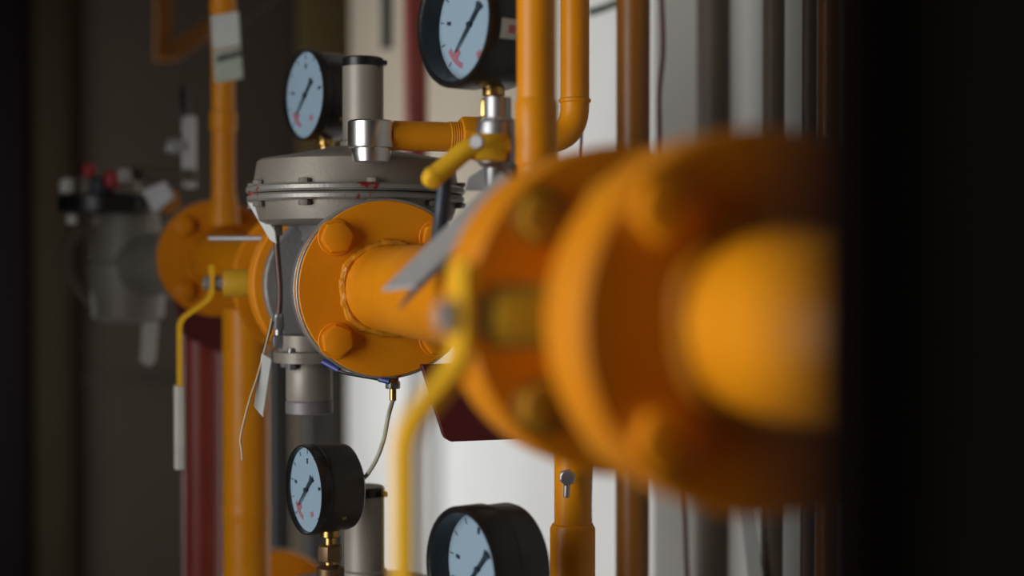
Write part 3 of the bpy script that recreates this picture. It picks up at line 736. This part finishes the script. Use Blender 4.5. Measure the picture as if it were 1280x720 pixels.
# white triangular tag, wire string with tag, far tag
o = obj('plastic_tag', plate([W(308, 252, 1.43), W(316, 250, 1.43), W(343, 288, 1.41), W(345, 305, 1.41), W(337, 300, 1.42)], 0.0015), 'cap_white')
recentre(o, W(340, 303, 1.415)); tag(o, 'white plastic tag hanging beside the regulator rim', 'tag')
t = thing('hanging_tag', 'white paper tag on a long string below the sharp regulator', 'tag', W(301, 575, 1.36))
obj('sheet', plate([W(327, 441, 1.375), W(340, 449, 1.375), W(329, 522, 1.37), W(317, 508, 1.37)], 0.0012), 'white_tag', t)
obj('wire_tie', tube(spline([W(340, 398, 1.38), W(334, 425, 1.38), W(322, 470, 1.372), W(312, 500, 1.366), W(301, 545, 1.362), W(302, 562, 1.36), W(303, 575, 1.36)], 6), 0.0011, 8), 'string', t)
obj('tie_band', plate([W(338, 400, 1.385), W(343, 402, 1.385), W(330, 445, 1.38), W(326, 445, 1.38)], 0.001), 'post_grey', t)
o = obj('plastic_tag', plate([W(178, 404, 2.1), W(198, 402, 2.1), W(194, 452, 2.1), W(187, 459, 2.1), W(175, 452, 2.1)], 0.003), 'grip_white')
recentre(o, W(187, 459, 2.1)); tag(o, 'small blurred white tag hanging under the dark valve on the left', 'tag')
# thin horizontal rod across far valve
o = obj('thin_rod', tube([W(262, 298, 1.62), W(336, 298, 1.60)], 0.0030, 10), 'dull_zinc'); recentre(o, W(262, 298, 1.62)); tag(o, 'thin pale rod across the top of the far yellow valve', 'rod')

# ------------------------------------------------------------------ slam-shut valve at far left
D = 2.15
c0 = W(160, 335, D)
sv = thing('shutoff_valve', 'dark grey shut-off valve with red and white caps at the far left', 'valve', (c0.x, c0.y, W(160, 400, D).z))
s = D/FPX
def zz(y): return W(160, y, D).z
obj('body', lathe([(0.040, zz(402)), (0.052, zz(396)), (0.056, zz(360)), (0.060, zz(338)), (0.060, zz(332)), (0.054, zz(326)), (0.050, zz(290)), (0.045, zz(266))], (c0.x, c0.y, 0), seg=48), 'body_dark', sv)
fl = W(266, 328, 2.02)
obj('side_flange', disc(0.083, 0, 0.026, (pf.x, pf.y+0.049, pf.z), YAX, 0.002, 64), 'body_grey', sv)
obj('side_neck', tube([c0+V((0.0, 0.0, 0.0)), V((pf.x-0.01, pf.y+0.05, pf.z))], 0.046, 36), 'body_dark', sv)
cb = W(132, 254, D-0.03)
obj('black_casing', lathe([(0.060, -0.016), (0.069, -0.012), (0.070, 0.008), (0.062, 0.013), (0.05, 0.014)], cb, seg=48), 'black_rubber', sv)
obj('casing_dome', lathe([(0.056, 0.010), (0.050, 0.030), (0.036, 0.040), (0.0, 0.043)], cb, seg=48), 'body_dark', sv)
for px, py, m, r, nm in ((111, 213, 'cap_red', 0.010, 'red_cap'), (140, 224, 'cap_red', 0.0125, 'red_cap'), (84, 232, 'cap_white', 0.011, 'white_cap'), (155, 219, 'strip_grey', 0.011, 'white_cap'), (124, 232, 'hose_blue', 0.013, 'dark_cap'), (90, 274, 'cap_white', 0.008, 'white_cap')):
    q_ = W(px, py, D-0.09)
    obj(nm, lathe([(r*0.85, -r), (r, -r*0.8), (r, r*0.5), (r*0.7, r*0.9), (r*0.3, r)], q_, seg=20), m, sv)
obj('cross_rod', tube([W(150, 215, D-0.06), W(245, 220, D-0.05)], 0.009, 16), 'conduit_brown', sv)
obj('cover_plate', plate([W(177, 238, D-0.08), W(206, 226, D-0.08), W(217, 246, D-0.08), W(192, 266, D-0.08)], 0.012), 'dull_zinc', sv)
obj('yellow_plug', hexn(0.020, -0.01, 0.01, W(208, 250, D-0.04), (0.3, -1, 0)), 'yellow_paint', sv)
obj('guard_ring', tube(spline([W(100, 285, D), W(84, 310, D), W(88, 345, D), (W(112, 378, D))], 6), 0.0085, 14), 'conduit_brown', sv)
# position indicator
ip = thing('valve_indicator', 'white indicator tube with black tip standing behind the far valve', 'indicator', W(237, 235, 2.12))
q_ = W(237, 235, 2.12)
obj('tube', lathe([(0.009, 0), (0.010, 0.004), (0.0105, 0.104), (0.009, 0.107)], q_, seg=24), 'cap_white', ip)
q2 = W(230, 148, 2.12)
obj('tip', lathe([(0.009, -0.004), (0.0085, 0.02), (0.005, 0.046), (0.0, 0.052)], q2, seg=20), 'black_rubber', ip)
obj('side_knob', lathe([(0.0, -0.014), (0.011, -0.009), (0.013, 0.0), (0.011, 0.009), (0.0, 0.014)], W(219, 183, 2.10), seg=20), 'dull_zinc', ip)
# yellow bracket frame at the top left
yb2 = W(230, 40, 2.9).y
t = thing('wall_bracket', 'dim orange steel bracket frame at the top left', 'bracket', onY(230, 78, yb2))
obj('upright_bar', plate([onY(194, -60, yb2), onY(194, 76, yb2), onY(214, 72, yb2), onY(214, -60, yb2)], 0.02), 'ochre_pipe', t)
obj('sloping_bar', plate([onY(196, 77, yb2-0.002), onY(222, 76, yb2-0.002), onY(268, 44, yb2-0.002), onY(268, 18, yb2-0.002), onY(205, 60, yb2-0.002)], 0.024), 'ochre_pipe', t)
